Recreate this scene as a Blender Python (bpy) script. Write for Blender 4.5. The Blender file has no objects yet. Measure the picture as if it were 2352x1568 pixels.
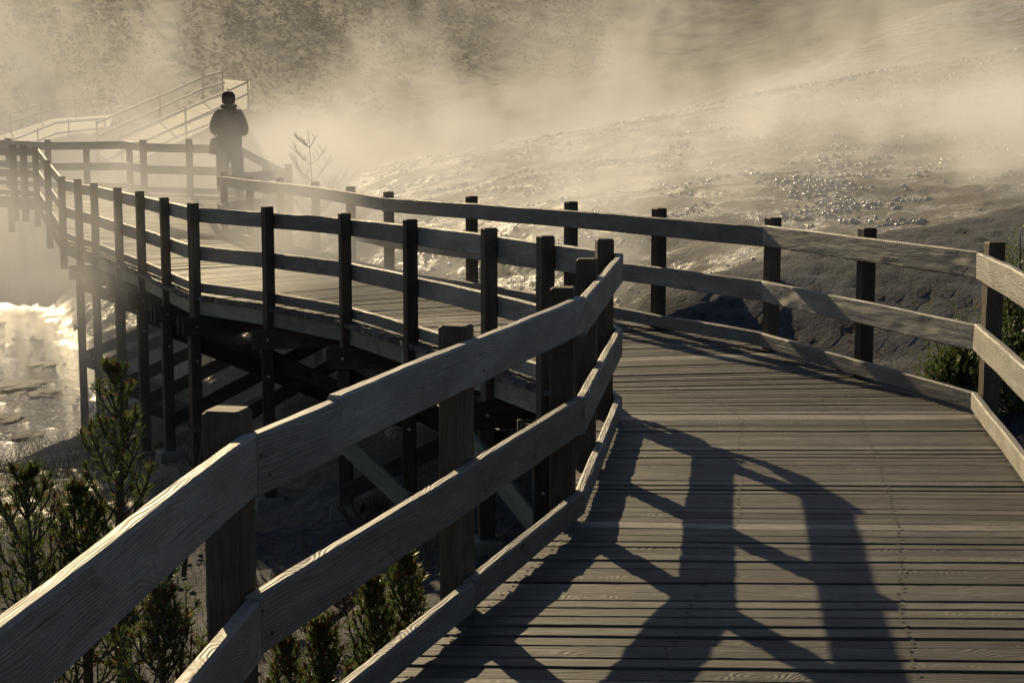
import bpy, bmesh, math, random
import numpy as np
from mathutils import Vector, noise
R = math.radians
random.seed(7)
SC = bpy.context.scene
COL = SC.collection

# ------------------------------------------------------------------ camera, sky, sun, exposure
CH, PITCH, FPX = 1.53, R(7.7), 3700.0          # eye height, tilt, focal length in 2352-px-wide units
cam = bpy.data.cameras.new("camera"); camo = bpy.data.objects.new("camera", cam); COL.objects.link(camo)
camo.location = (0, 0, CH); camo.rotation_euler = (R(90) - PITCH, 0, 0)
cam.sensor_width = 36; cam.lens = FPX / 2352 * 36; cam.clip_start = 0.05; cam.clip_end = 3000
SC.camera = camo
SUN_EL, SUN_AZ = R(19.0), R(-19.0)             # azimuth from +Y, negative = left of view
W = bpy.data.worlds.new("World"); SC.world = W; W.use_nodes = True
nt = W.node_tree
sky = nt.nodes.new("ShaderNodeTexSky"); sky.sky_type = 'NISHITA'; sky.sun_disc = False
sky.sun_elevation = SUN_EL; sky.sun_rotation = SUN_AZ; sky.altitude = 2000; sky.dust_density = 3.5; sky.ozone_density = .9
nt.links.new(sky.outputs[0], nt.nodes["Background"].inputs[0])
nt.nodes["Background"].inputs[1].default_value = 0.06
sl = bpy.data.lights.new("sun", 'SUN'); sl.energy = 4.6; sl.angle = R(0.5); sl.color = (1.0, 0.785, 0.455)
so = bpy.data.objects.new("sun", sl); COL.objects.link(so)
sd = Vector((math.sin(SUN_AZ) * math.cos(SUN_EL), math.cos(SUN_AZ) * math.cos(SUN_EL), math.sin(SUN_EL)))
so.rotation_euler = (-sd).to_track_quat('-Z', 'Y').to_euler(); so.location = (-8, 0, 12)
SC.view_settings.view_transform = 'Standard'; SC.view_settings.look = 'None'
SC.view_settings.exposure = 0.56; SC.view_settings.gamma = 1
cy = SC.cycles
cy.volume_step_rate = 0.22; cy.volume_max_steps = 160; cy.volume_bounces = 1
cy.max_bounces = 6; cy.diffuse_bounces = 2; cy.glossy_bounces = 2; cy.transmission_bounces = 4
cy.transparent_max_bounces = 32; cy.sample_clamp_indirect = 4; cy.sample_clamp_direct = 12
cy.use_denoising = True

# ------------------------------------------------------------------ photo measurements -> world
cF = Vector((0, math.cos(PITCH), -math.sin(PITCH))); cU = Vector((0, math.sin(PITCH), math.cos(PITCH)))
def P(x, y, s):
    """world point seen at (x, y) of the 2352-wide photograph, s = px per metre at its distance"""
    return Vector((0, 0, CH)) + cF * (FPX / s) + Vector(((x - 1176) / s, 0, 0)) - cU * ((y - 784) / s)
def z_at(y, Y):
    r = cF * FPX - cU * (y - 784)
    return CH + Y * r.z / r.y
def proj(p):
    q = p - Vector((0, 0, CH)); d = q.dot(cF)
    return (1176 + FPX * q.x / d, 784 - FPX * q.dot(cU) / d, FPX / d)
def D(x, y, z):
    """point where the view ray through (x, y) meets height z"""
    r = cF * FPX - cU * (y - 784) + Vector((x - 1176, 0, 0))
    t = (z - CH) / r.z
    return Vector((0, 0, CH)) + r * t

# ------------------------------------------------------------------ object helpers
def tag(o, label=None, cat=None, group=None, kind=None):
    if label: o["label"] = label
    if cat: o["category"] = cat
    if group: o["group"] = group
    if kind: o["kind"] = kind
    return o
def empty(name, loc, label=None, cat=None, group=None):
    o = bpy.data.objects.new(name, None); COL.objects.link(o); o.location = loc
    o.empty_display_size = 0.2
    return tag(o, label, cat, group)
class MB:
    def __init__(s): s.v = []; s.f = []; s.uv = []; s.t = []
    def add(s, vs, fs, uvs=None, tone=0.5):
        b = len(s.v); s.v += [tuple(v) for v in vs]
        for i, f in enumerate(fs):
            s.f.append([b + k for k in f]); s.t.append(tone)
            s.uv += (uvs[i] if uvs else [(vs[k][0], vs[k][1]) for k in f])
    def build(s, name, m, parent=None, smooth=False):
        base = Vector(parent_world(parent)) if parent else Vector((0, 0, 0))
        me = bpy.data.meshes.new(name)
        me.from_pydata([(v[0] - base.x, v[1] - base.y, v[2] - base.z) for v in s.v], [], s.f)
        ul = me.uv_layers.new(name="UVMap")
        flat = np.array(s.uv, dtype=np.float32).ravel()
        ul.data.foreach_set("uv", flat)
        a = me.attributes.new("tone", 'FLOAT', 'FACE'); a.data.foreach_set("value", np.array(s.t, dtype=np.float32))
        if smooth: me.polygons.foreach_set("use_smooth", [True] * len(me.polygons))
        me.materials.append(m); me.update()
        o = bpy.data.objects.new(name, me); COL.objects.link(o)
        if parent: o.parent = parent
        return o
def parent_world(p):
    v = Vector((0, 0, 0))
    while p: v = v + Vector(p.location); p = p.parent
    return v

def loft(mb, pts, nrm, t, h, ch=0.006, jit=0.0, step=0.3, tone=None, drop=0.0, wav=0.0):
    """a board along pts (top inner edge), thickness t towards nrm[i], height h downwards"""
    if tone is None: tone = random.random()
    prof = [(0, -ch), (ch, 0), (t - ch, 0), (t, -ch), (t, -h + ch), (t - ch, -h), (ch, -h), (0, -h + ch)]
    per = [0]
    for i in range(8):
        a, b = prof[i], prof[(i + 1) % 8]; per.append(per[-1] + math.hypot(a[0] - b[0], a[1] - b[1]))
    P2, N2, L = [pts[0]], [nrm[0]], [0]
    for i in range(len(pts) - 1):
        d = (pts[i + 1] - pts[i]).length; n = max(1, int(d / step))
        for k in range(1, n + 1):
            f = k / n; P2.append(pts[i].lerp(pts[i + 1], f)); N2.append(nrm[i].lerp(nrm[i + 1], f)); L.append(L[-1] + d / n)
    u0, v0 = random.uniform(0, 50), random.uniform(0, 50); sd_ = random.uniform(0, 99)
    vs, fs, uv = [], [], []
    for i, (p, n) in enumerate(zip(P2, N2)):
        w = wav * (noise.noise(Vector((L[i] * 1.3, sd_, 0))))
        for j, (a, b) in enumerate(prof):
            q = p + n * a + Vector((0, 0, b - drop + w))
            if jit: q += Vector((noise.noise(Vector((L[i] * 5, j * 3.1, sd_))), noise.noise(Vector((L[i] * 5, j * 2.3, sd_ + 9))), noise.noise(Vector((L[i] * 7, j * 1.7, sd_ + 5))))) * jit
            vs.append(q)
    m = len(P2)
    for i in range(m - 1):
        for j in range(8):
            k = (j + 1) % 8
            fs.append([i * 8 + j, i * 8 + k, (i + 1) * 8 + k, (i + 1) * 8 + j])
            a, b = v0 + per[j], v0 + per[j + 1]
            uv.append([(u0 + L[i], a), (u0 + L[i], b), (u0 + L[i + 1], b), (u0 + L[i + 1], a)])
    for base, rev in ((0, False), ((m - 1) * 8, True)):
        f = [base + j for j in range(8)]
        if not rev: f = f[::-1]
        fs.append(f); uv.append([(u0 + prof[k % 8][1] * .2, v0 + prof[k % 8][0]) for k in (range(8) if rev else range(7, -1, -1))])
    mb.add(vs, fs, uv, tone)

def beam(mb, a, b, w, h, up=Vector((0, 0, 1)), ch=0.006, jit=0.0, tone=None, nseg=3):
    """a squared timber centred on a-b, w across, h along 'up'"""
    ax = (b - a).normalized(); side = ax.cross(up)
    side = side.normalized() if side.length > 1e-4 else Vector((1, 0, 0)); u = side.cross(ax).normalized()
    if tone is None: tone = random.random()
    prof = [(-w/2+ch, h/2), (w/2-ch, h/2), (w/2, h/2-ch), (w/2, -h/2+ch), (w/2-ch, -h/2), (-w/2+ch, -h/2), (-w/2, -h/2+ch), (-w/2, h/2-ch)]
    per = [0]
    for i in range(8):
        p, q = prof[i], prof[(i+1) % 8]; per.append(per[-1] + math.hypot(p[0]-q[0], p[1]-q[1]))
    L = (b - a).length; u0, v0, sd_ = random.uniform(0, 50), random.uniform(0, 50), random.uniform(0, 99)
    rings = [(0, .0, 1 - ch / max(w, h) * 2), (ch, 0, 1)] + [(L * k / nseg, 0, 1) for k in range(1, nseg)] + [(L - ch, 0, 1), (L, 0, 1 - ch / max(w, h) * 2)]
    vs, fs, uv = [], [], []
    for i, (l, _, sc) in enumerate(rings):
        for j, (p, q) in enumerate(prof):
            r = a + ax * l + side * p * sc + u * q * sc
            if jit: r += Vector((noise.noise(Vector((l * 4, j * 3.1, sd_))), noise.noise(Vector((l * 4, j * 2.3, sd_ + 9))), 0)) * jit
            vs.append(r)
    m = len(rings)
    for i in range(m - 1):
        for j in range(8):
            k = (j + 1) % 8
            fs.append([i*8+j, (i+1)*8+j, (i+1)*8+k, i*8+k])
            A, B = v0 + per[j], v0 + per[j+1]
            uv.append([(u0+rings[i][0], A), (u0+rings[i+1][0], A), (u0+rings[i+1][0], B), (u0+rings[i][0], B)])
    fs.append([j for j in range(8)]); uv.append([(u0 + prof[j][0]*.2, v0 + prof[j][1]) for j in range(8)])
    fs.append([(m-1)*8 + j for j in range(7, -1, -1)]); uv.append([(u0 + prof[j][0]*.2, v0 + prof[j][1]) for j in range(7, -1, -1)])
    mb.add(vs, fs, uv, tone)

def tube(mb, pts, rad, n=6, tone=0.5):
    vs, fs, uv = [], [], []
    for i, p in enumerate(pts):
        d = (pts[min(i+1, len(pts)-1)] - pts[max(i-1, 0)]).normalized()
        s = d.cross(Vector((.31, .2, .93))).normalized(); u = s.cross(d)
        for k in range(n):
            a = 2*math.pi*k/n; vs.append(p + (s*math.cos(a) + u*math.sin(a)) * rad[i])
    for i in range(len(pts)-1):
        for k in range(n):
            l = (k+1) % n; fs.append([i*n+k, i*n+l, (i+1)*n+l, (i+1)*n+k]); uv.append([(i*.1, k*.05), (i*.1, k*.05+.05), (i*.1+.1, k*.05+.05), (i*.1+.1, k*.05)])
    fs.append(list(range(n-1, -1, -1))); uv.append([(0, 0)]*n)
    fs.append([(len(pts)-1)*n+k for k in range(n)]); uv.append([(0, 0)]*n)
    mb.add(vs, fs, uv, tone)

# ------------------------------------------------------------------ materials
def newmat(name):
    m = bpy.data.materials.new(name); m.use_nodes = True
    n = m.node_tree; b = n.nodes["Principled BSDF"]; return m, n, b
def N(n, typ, **kw):
    x = n.nodes.new(typ)
    for k, v in kw.items(): setattr(x, k, v)
    return x
def math_(n, op, a, b=None, c=None):
    x = N(n, "ShaderNodeMath", operation=op)
    for i, v in enumerate((a, b, c)):
        if v is None: continue
        if isinstance(v, (int, float)): x.inputs[i].default_value = v
        else: n.links.new(v, x.inputs[i])
    return x.outputs[0]
def mapr(n, v, a, b, c, d, smooth=False):
    x = N(n, "ShaderNodeMapRange"); x.interpolation_type = 'SMOOTHSTEP' if smooth else 'LINEAR'
    n.links.new(v, x.inputs[0])
    for i, k in enumerate((a, b, c, d)): x.inputs[i+1].default_value = k
    return x.outputs[0]
def mixc(n, f, a, b):
    x = N(n, "ShaderNodeMix", data_type='RGBA')
    if isinstance(f, (int, float)): x.inputs[0].default_value = f
    else: n.links.new(f, x.inputs[0])
    for i, v in ((6, a), (7, b)):
        if isinstance(v, tuple): x.inputs[i].default_value = (*v, 1)
        else: n.links.new(v, x.inputs[i])
    return x.outputs[2]
def noise_(n, vec, scale, detail=3, rough=.55, dist=0):
    x = N(n, "ShaderNodeTexNoise"); x.inputs["Scale"].default_value = scale; x.inputs["Detail"].default_value = detail
    x.inputs["Roughness"].default_value = rough; x.inputs["Distortion"].default_value = dist
    n.links.new(vec, x.inputs["Vector"]); return x.outputs["Fac"]
def scalev(n, vec, s):
    x = N(n, "ShaderNodeVectorMath", operation='MULTIPLY'); n.links.new(vec, x.inputs[0]); x.inputs[1].default_value = s
    return x.outputs[0]
def bump(n, h, dist, strength=1.0, prev=None):
    x = N(n, "ShaderNodeBump"); x.inputs["Strength"].default_value = strength; x.inputs["Distance"].default_value = dist
    n.links.new(h, x.inputs["Height"])
    if prev: n.links.new(prev, x.inputs["Normal"])
    return x.outputs[0]

def wood(name, dark, light, pale, freq=60, bumpd=0.0025, rough=.62, knots=True, spec=.35, warpk=14.0, ringc=.5):
    m, n, b = newmat(name)
    uv = N(n, "ShaderNodeUVMap").outputs[0]
    at = N(n, "ShaderNodeAttribute", attribute_name="tone").outputs["Fac"]
    sep = N(n, "ShaderNodeSeparateXYZ"); n.links.new(uv, sep.inputs[0])
    warp = noise_(n, scalev(n, uv, (1.1, 7, 1)), 1.0, 3, .6)
    ph = math_(n, 'MULTIPLY_ADD', sep.outputs[1], math_(n, 'MULTIPLY', math_(n, 'MULTIPLY_ADD', at, .7, .6), freq), math_(n, 'MULTIPLY', math_(n, 'MULTIPLY_ADD', at, .8, .5), math_(n, 'MULTIPLY', warp, warpk)))
    if knots:
        vo = N(n, "ShaderNodeTexVoronoi"); vo.inputs["Scale"].default_value = 1.0; n.links.new(scalev(n, uv, (2.6, 6.5, 1)), vo.inputs["Vector"])
        kd = vo.outputs["Distance"]
        kn = mapr(n, kd, 0, .40, 1, 0, True)
        ph = math_(n, 'MULTIPLY_ADD', kn, 7.0, ph)
    ring = math_(n, 'MULTIPLY_ADD', math_(n, 'SINE', math_(n, 'MULTIPLY', ph, 6.2832)), .5, .5)
    fine = noise_(n, scalev(n, uv, (9, 260, 1)), 1.0, 3, .7)
    blot = noise_(n, scalev(n, uv, (2.4, 7, 1)), 1.0, 5, .7)
    stain = mapr(n, noise_(n, scalev(n, uv, (3.5, 5, 1)), 1.3, 5, .7), .56, .68, 0, .55)
    crack = mapr(n, noise_(n, scalev(n, uv, (1.6, 95, 1)), 1.0, 2, .5), .66, .74, 0, 1)
    c = mixc(n, mapr(n, ring, 0, 1, .5 - ringc/2, .5 + ringc/2), dark, light)
    c = mixc(n, mapr(n, fine, .3, .75, 0, .6), c, dark)
    c = mixc(n, mapr(n, blot, .45, .75, 0, .75), c, pale)
    c = mixc(n, stain, c, tuple(v * .55 for v in dark))
    c = mixc(n, math_(n, 'MULTIPLY', crack, .75), c, tuple(v * .25 for v in dark))
    if knots: c = mixc(n, mapr(n, kd, .03, .09, .85, 0, True), c, tuple(v * .3 for v in dark))
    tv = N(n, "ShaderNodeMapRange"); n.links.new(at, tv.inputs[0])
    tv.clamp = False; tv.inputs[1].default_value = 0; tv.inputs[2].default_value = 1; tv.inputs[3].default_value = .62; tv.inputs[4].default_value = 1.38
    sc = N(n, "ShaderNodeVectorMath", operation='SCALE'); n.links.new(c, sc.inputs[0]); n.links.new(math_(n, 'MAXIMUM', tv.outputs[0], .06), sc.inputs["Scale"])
    n.links.new(sc.outputs[0], b.inputs["Base Color"])
    n.links.new(mapr(n, fine, .2, .8, rough - .1, rough + .15), b.inputs["Roughness"])
    b.inputs["Specular IOR Level"].default_value = spec
    nb = bump(n, ring, bumpd, .8)
    nb = bump(n, fine, bumpd * .6, .7, nb)
    nb = bump(n, math_(n, 'SUBTRACT', 1.0, crack), bumpd * 1.6, .8, nb)
    n.links.new(nb, b.inputs["Normal"])
    return m
M = {}
M['rail'] = wood("weathered_rail_wood", (.100, .091, .079), (.205, .189, .165), (.285, .262, .225), 120, .0012, .62, True, .28, 12, .24)
M['post'] = wood("brown_post_wood", (.038, .026, .016), (.085, .06, .037), (.11, .085, .06), 95, .002, .7, False, .25)
M['deck'] = wood("grey_deck_wood", (.046, .044, .041), (.098, .092, .084), (.155, .143, .124), 110, .0018, .64, True, .20)
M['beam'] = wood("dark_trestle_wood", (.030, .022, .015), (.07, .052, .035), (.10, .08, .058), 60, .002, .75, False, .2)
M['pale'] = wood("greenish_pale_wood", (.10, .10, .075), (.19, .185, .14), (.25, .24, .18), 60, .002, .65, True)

def flat(name, col, rough=.6, metal=0, nscale=12, var=.35, bd=.003, spec=.4, trans=0):
    m, n, b = newmat(name)
    co = N(n, "ShaderNodeNewGeometry").outputs["Position"]
    f = noise_(n, co, nscale, 4)
    n.links.new(mixc(n, f, tuple(c * (1 - var) for c in col), tuple(min(1, c * (1 + var)) for c in col)), b.inputs["Base Color"])
    b.inputs["Roughness"].default_value = rough; b.inputs["Metallic"].default_value = metal
    b.inputs["Specular IOR Level"].default_value = spec
    n.links.new(bump(n, f, bd), b.inputs["Normal"])
    return m
M['bolt'] = flat("galvanised_steel", (.35, .35, .34), .4, 1, 80, .2, .0005)
M['concrete'] = flat("pale_footing", (.17, .16, .125), .8, 0, 25, .3, .003)
M['bark'] = flat("pine_bark", (.075, .055, .04), .85, 0, 60, .5, .004)
M['deadwood'] = flat("bare_twig_wood", (.16, .14, .115), .8, 0, 60, .4, .003)
M['jacket'] = flat("dark_jacket_cloth", (.045, .038, .034), .85, 0, 14, .35, .012, .2)
M['hair'] = flat("knit_hat_wool", (.035, .024, .019), .95, 0, 120, .4, .003, .15)
M['skin'] = flat("skin", (.42, .26, .19), .55, 0, 30, .1, .0005)
M['shoe'] = flat("grey_shoe", (.20, .21, .23), .7, 0, 30, .3, .002)
M['bag'] = flat("dark_bag_cloth", (.022, .020, .020), .8, 0, 40, .3, .002)
# patterned trousers
m, n, b = newmat("patterned_trousers"); co = N(n, "ShaderNodeNewGeometry").outputs["Position"]
vo = N(n, "ShaderNodeTexVoronoi"); vo.inputs["Scale"].default_value = 34; n.links.new(co, vo.inputs["Vector"])
n.links.new(mixc(n, mapr(n, vo.outputs["Distance"], .3, .5, 0, 1), (.12, .13, .17), (.035, .035, .045)), b.inputs["Base Color"]); b.inputs["Roughness"].default_value = .85
M['trousers'] = m
# pine needles: dark green, some brown, translucent to the low sun
m, n, b = newmat("pine_needles")
at = N(n, "ShaderNodeAttribute", attribute_name="tone").outputs["Fac"]
ge = N(n, "ShaderNodeNewGeometry"); f = noise_(n, ge.outputs["Position"], 5, 3)
c = mixc(n, mapr(n, f, .35, .65, 0, 1), (.042, .072, .02), (.095, .125, .032))
c = mixc(n, mapr(n, at, .80, .9, 0, 1), c, (.17, .085, .03))
n.links.new(c, b.inputs["Base Color"]); b.inputs["Roughness"].default_value = .38; b.inputs["Specular IOR Level"].default_value = .5
tr = N(n, "ShaderNodeBsdfTranslucent"); n.links.new(c, tr.inputs[0])
mx = N(n, "ShaderNodeMixShader"); mx.inputs[0].default_value = .5
n.links.new(b.outputs[0], mx.inputs[1]); n.links.new(tr.outputs[0], mx.inputs[2]); n.links.new(mx.outputs[0], n.nodes["Material Output"].inputs[0])
M['needles'] = m
M['forest'] = flat("dark_conifer_foliage", (.028, .033, .019), .95, 0, .6, .4, .02, .0)
M['wetrock'] = flat("wet_dark_rock", (.03, .027, .024), .7, 0, 12, .5, .02, .2)
M['straw'] = flat("dry_straw_grass", (.17, .135, .06), .8, 0, 4, .4, .001, .2)

# ------------------------------------------------------------------ terrain
ctrl = []
def c_(x, y, d): p = P(x, y, FPX / d); ctrl.append((p.x, p.y, p.z))
# far side of the right-hand fence: the dark bank and its crest
for t in ((2352, 478, 16.5), (2100, 520, 15.5), (1900, 565, 14.6), (1700, 612, 13.9), (1480, 662, 13.4), (1380, 700, 13.0)): c_(*t)
ctrl += [(3.4, 5, -.35), (5, 6, .1), (3.2, 9.5, -.22), (5.2, 9.5, .12), (2.5, 11.5, -.18), (4.5, 12, .22), (1.6, 12.3, -.15), (7.5, 11, .7), (8, 6, .6)]
# pale terraces rising behind
for t in ((2352, 420, 18.5), (2352, 300, 26), (2352, 190, 36), (2352, 120, 44), (2352, 60, 56), (2352, -20, 72),
          (1800, 520, 17), (1800, 400, 22), (1800, 290, 30), (1800, 205, 40), (1800, 190, 52), (1950, 60, 75),
          (1400, 600, 17), (1400, 450, 24), (1400, 350, 32), (1400, 292, 41), (1400, 300, 55),
          (1100, 650, 17.5), (1100, 500, 24), (1100, 410, 31), (1100, 340, 42), (1100, 330, 52),
          (870, 800, 17), (870, 600, 21), (870, 500, 26.5), (850, 425, 34), (850, 395, 44),
          (700, 640, 24), (700, 520, 30), (650, 470, 40), (760, 330, 62), (1100, 238, 70), (1350, 215, 78), (600, 330, 70)): c_(*t)
# valley to the left, under the trestle
for t in ((100, 740, 40), (100, 900, 30), (100, 1070, 24), (400, 800, 33), (450, 1010, 20), (615, 1185, 15.1), (800, 1200, 13.7), (1120, 1290, 10.6),
          (1250, 1330, 9.3), (700, 1330, 11), (750, 1520, 8.3), (300, 1200, 13), (80, 1260, 12.5), (-400, 1100, 18), (-600, 800, 36)): c_(*t)
ctrl += [(-3, 5, -1.45), (-3, 2, -1.4), (-1, 5, -1.2), (-6, 8, -1.9), (-8, 4, -1.9), (1.2, 5, -.75), (1, 1, -.8), (3.5, 1, -.5), (.6, 9, -1.0), (0, 12.5, -1.15), (-1.2, 14.5, -1.3),
         (-3.5, 17, -1.9), (-1.2, 16.2, -1.25), (-2.4, 19, -1.6), (-3.9, 21.2, -1.9), (.2, 14, -1.05), (-5.2, 21, -2.2), (-7, 24, -2.3), (-9, 27, -2.3), (0, -5, -1), (-8, -5, -1.9), (8, -5, .2),
         (-13, 42, -3.5), (-16, 46, -2.6), (-12, 47, -1.9), (-11, 54, .7), (-9.5, 58, 2.0), (-19, 54, -.8), (-20, 70, .3), (-22, 40, -2.5), (-14, 62, 1.4), (-26, 60, -.2), (-3, 62, .3)]
C = np.array(ctrl)
def tps(r2): return np.where(r2 > 1e-9, r2 * np.log(np.maximum(r2, 1e-9)) * .5, 0)
n_ = len(C); A = tps(((C[:, None, :2] - C[None, :, :2]) ** 2).sum(-1)) + np.eye(n_) * .6
Q = np.c_[np.ones(n_), C[:, :2]]
S = np.block([[A, Q], [Q.T, np.zeros((3, 3))]]); wts = np.linalg.solve(S, np.r_[C[:, 2], 0, 0, 0])
def base_h(X, Y):
    X = np.asarray(X, float); Y = np.asarray(Y, float); Xc = np.clip(X, -30, 22); Yc = np.clip(Y, -6, 76)
    sh = Xc.shape; xf, yf = Xc.ravel(), Yc.ravel(); out = np.zeros(len(xf))
    for i in range(0, len(xf), 40000):
        x, y = xf[i:i+40000], yf[i:i+40000]
        out[i:i+40000] = tps((x[:, None] - C[None, :, 0]) ** 2 + (y[:, None] - C[None, :, 1]) ** 2) @ wts[:n_] + wts[n_] + wts[n_+1] * x + wts[n_+2] * y
    z = out.reshape(sh)
    f = np.clip((Y - 78) / 190, 0, 1); z = z + f * f * (3 - 2 * f) * 34
    return z
def sstep(a, b, x):
    t = np.clip((x - a) / (b - a), 0, 1); return t * t * (3 - 2 * t)
ROWS, COLS = 560, 420
vv = np.linspace(0, 1, ROWS); Yr = -6 + 12 * vv + 0 * vv
Yr = np.where(vv < .12, -6 + vv / .12 * 10, 4 * (420 / 4) ** ((vv - .12) / .88))
uu = np.linspace(-1, 1, COLS)
UU, YY = np.meshgrid(uu, Yr); XX = UU * (9 + .62 * np.maximum(YY, 0)); XX = XX + np.where(np.abs(UU) > .93, np.sign(UU) * (np.abs(UU) - .93) * 12 * (9 + YY), 0)
ZZ = base_h(XX, YY)
# soil bank, its backlit shade put into the colour, against pale travertine
crest = [(-30, 15.0), (-1, 13.0), (.6, 13.1), (.9, 13.6), (2.1, 14.2), (3.2, 14.9), (4.2, 15.8), (5.3, 16.9), (8, 19.5), (25, 36)]
cx_, cy_ = zip(*crest); CR = np.interp(XX, cx_, cy_)
nz = np.zeros_like(ZZ); nf = np.zeros_like(ZZ); nm = np.zeros_like(ZZ); nr = np.zeros_like(ZZ)
def fbm(x, y, z=0, o=4):
    return noise.fractal(Vector((x, y, z)), 1.0, 2.0, o)
for i in range(ROWS):
    yy = Yr[i]; far = yy > 110
    for j in range(COLS):
        x = XX[i, j]
        nz[i, j] = fbm(x * .45, yy * .45, 3, 3)
        if not far:
            nf[i, j] = fbm(x * 3.1, yy * 3.1, 7, 4)
            nm[i, j] = fbm(x * 1.25, yy * 1.25, 11, 3)
            if yy < 34: nr[i, j] = fbm(x * 8.5, yy * 8.5, 17, 3)
bank = 1 - sstep(-.25, .25, YY - CR + nm * .35)
left = sstep(-2.0, -4.0, XX + .12 * (YY - 14))                      # low ground at the left of the boardwalk
terr = (1 - bank) * sstep(12, 16, YY) * (1 - sstep(40, 52, YY - 1.5*np.maximum(0, XX))) * np.maximum(sstep(-14, -4, XX), sstep(24, 28, YY) * sstep(-30, -20, XX))
# terracing of the pale slope
stepz = .26; q = (ZZ + nz * .22 + nm * .05) / stepz; fr = q - np.floor(q)
tz = (np.floor(q) + sstep(.62, .98, fr)) * stepz - nz * .22 - nm * .05
ZZ = ZZ * (1 - terr * .3) + tz * terr * .3
ZZ += terr * (np.maximum(nf, -.3) * .014 + nm * .010 + nr * .024) + bank * (nf * .020 + nr * .026 + nm * .012) + (1 - bank) * (1 - terr) * (nf * .05 + nz * .25 * sstep(18, 40, YY))
# water-covered flat to the left
WZ = -3.52
wmask = sstep(-4.7, -6.2, XX + .34 * (YY - 24) + nm * .7) * sstep(21.0, 22.5, YY + nm * .8) * (1 - sstep(42, 50, YY))
ZZ = ZZ * (1 - wmask) + (WZ - .03 + .07 * nf + .05 * nm) * wmask
# never through the deck
def ground(x, y):
    r = min(ROWS - 2, max(0, int(np.searchsorted(Yr, y)) - 1)); c = min(COLS - 2, max(0, int(np.searchsorted(XX[r], x)) - 1))
    fy = min(1, max(0, (y - Yr[r]) / (Yr[r+1] - Yr[r]))); fx = min(1, max(0, (x - XX[r, c]) / (XX[r, c+1] - XX[r, c])))
    return float((ZZ[r, c]*(1-fx) + ZZ[r, c+1]*fx)*(1-fy) + (ZZ[r+1, c]*(1-fx) + ZZ[r+1, c+1]*fx)*fy)
verts = np.stack([XX, YY, ZZ], -1).reshape(-1, 3)
I = np.arange(ROWS * COLS).reshape(ROWS, COLS)
faces = np.stack([I[:-1, :-1], I[:-1, 1:], I[1:, 1:], I[1:, :-1]], -1).reshape(-1, 4)
gm = bpy.data.meshes.new("ground"); gm.from_pydata(verts.tolist(), [], faces.tolist())
gm.polygons.foreach_set("use_smooth", [True] * len(gm.polygons))
for nme, arr in (("bank", bank), ("terrace", terr), ("wet", wmask), ("far", sstep(46, 60, YY - 1.5*np.maximum(0, XX)))):
    a = gm.attributes.new(nme, 'FLOAT', 'POINT'); a.data.foreach_set("value", arr.astype(np.float32).ravel())
gm.update(); go = bpy.data.objects.new("ground", gm); COL.objects.link(go); tag(go, kind="structure")
m, n, b = newmat("ground_travertine_and_soil")
pos = N(n, "ShaderNodeNewGeometry").outputs["Position"]
A_ = lambda k: N(n, "ShaderNodeAttribute", attribute_name=k).outputs["Fac"]
ab, at_, aw, af = A_("bank"), A_("terrace"), A_("wet"), A_("far")
n1 = noise_(n, pos, 1.1, 5, .6); n2 = noise_(n, pos, 9, 5, .65); n3 = noise_(n, pos, 12, 4, .65)
soil = mixc(n, mapr(n, n2, .35, .65, 0, 1), (.035, .036, .041), (.10, .102, .112))  # dark bluish tone paints shade and skylight into the soil
soil = mixc(n, mapr(n, n1, .52, .68, 0, .6), soil, (.15, .152, .165))
trav = mixc(n, mapr(n, n1, .35, .65, 0, 1), (.10, .09, .072), (.20, .185, .155))
trav = mixc(n, mapr(n, n2, .45, .7, 0, .6), trav, (.09, .08, .06))
veg = mixc(n, mapr(n, noise_(n, pos, .12, 5, .65), .4, .6, 0, 1), (.018, .019, .012), (.036, .034, .020))
grv = mixc(n, mapr(n, n2, .35, .65, 0, 1), (.05, .042, .03), (.14, .125, .10))
c = mixc(n, at_, grv, trav); c = mixc(n, ab, c, soil); c = mixc(n, af, c, veg); c = mixc(n, aw, c, (.05, .043, .035))
n.links.new(c, b.inputs["Base Color"])
wetn = math_(n, 'MULTIPLY', at_, math_(n, 'MULTIPLY', mapr(n, noise_(n, pos, 1.3, 4, .6), .46, .58, .10, 1), mapr(n, noise_(n, pos, 9, 2, .6), .46, .58, .3, 1)))
wetn = math_(n, 'MAXIMUM', wetn, aw)
n.links.new(mapr(n, wetn, 0, 1, .92, .09), b.inputs["Roughness"]); b.inputs["IOR"].default_value = 1.75
n.links.new(mapr(n, wetn, 0, 1, .08, .8), b.inputs["Specular IOR Level"])
bb = bump(n, n2, .03, 1.0); bb = bump(n, n3, .055, 1.0, bb); n4 = noise_(n, pos, 60, 3, .6); bb = bump(n, n4, .016, 1.0, bb)
sb = bump(n, noise_(n, pos, 28, 4, .7), .05, 1.0)
nm_ = N(n, "ShaderNodeMix", data_type='VECTOR'); n.links.new(ab, nm_.inputs[0]); n.links.new(bb, nm_.inputs[4]); n.links.new(sb, nm_.inputs[5])
n.links.new(nm_.outputs[1], b.inputs["Normal"])
gm.materials.append(m)

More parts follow.
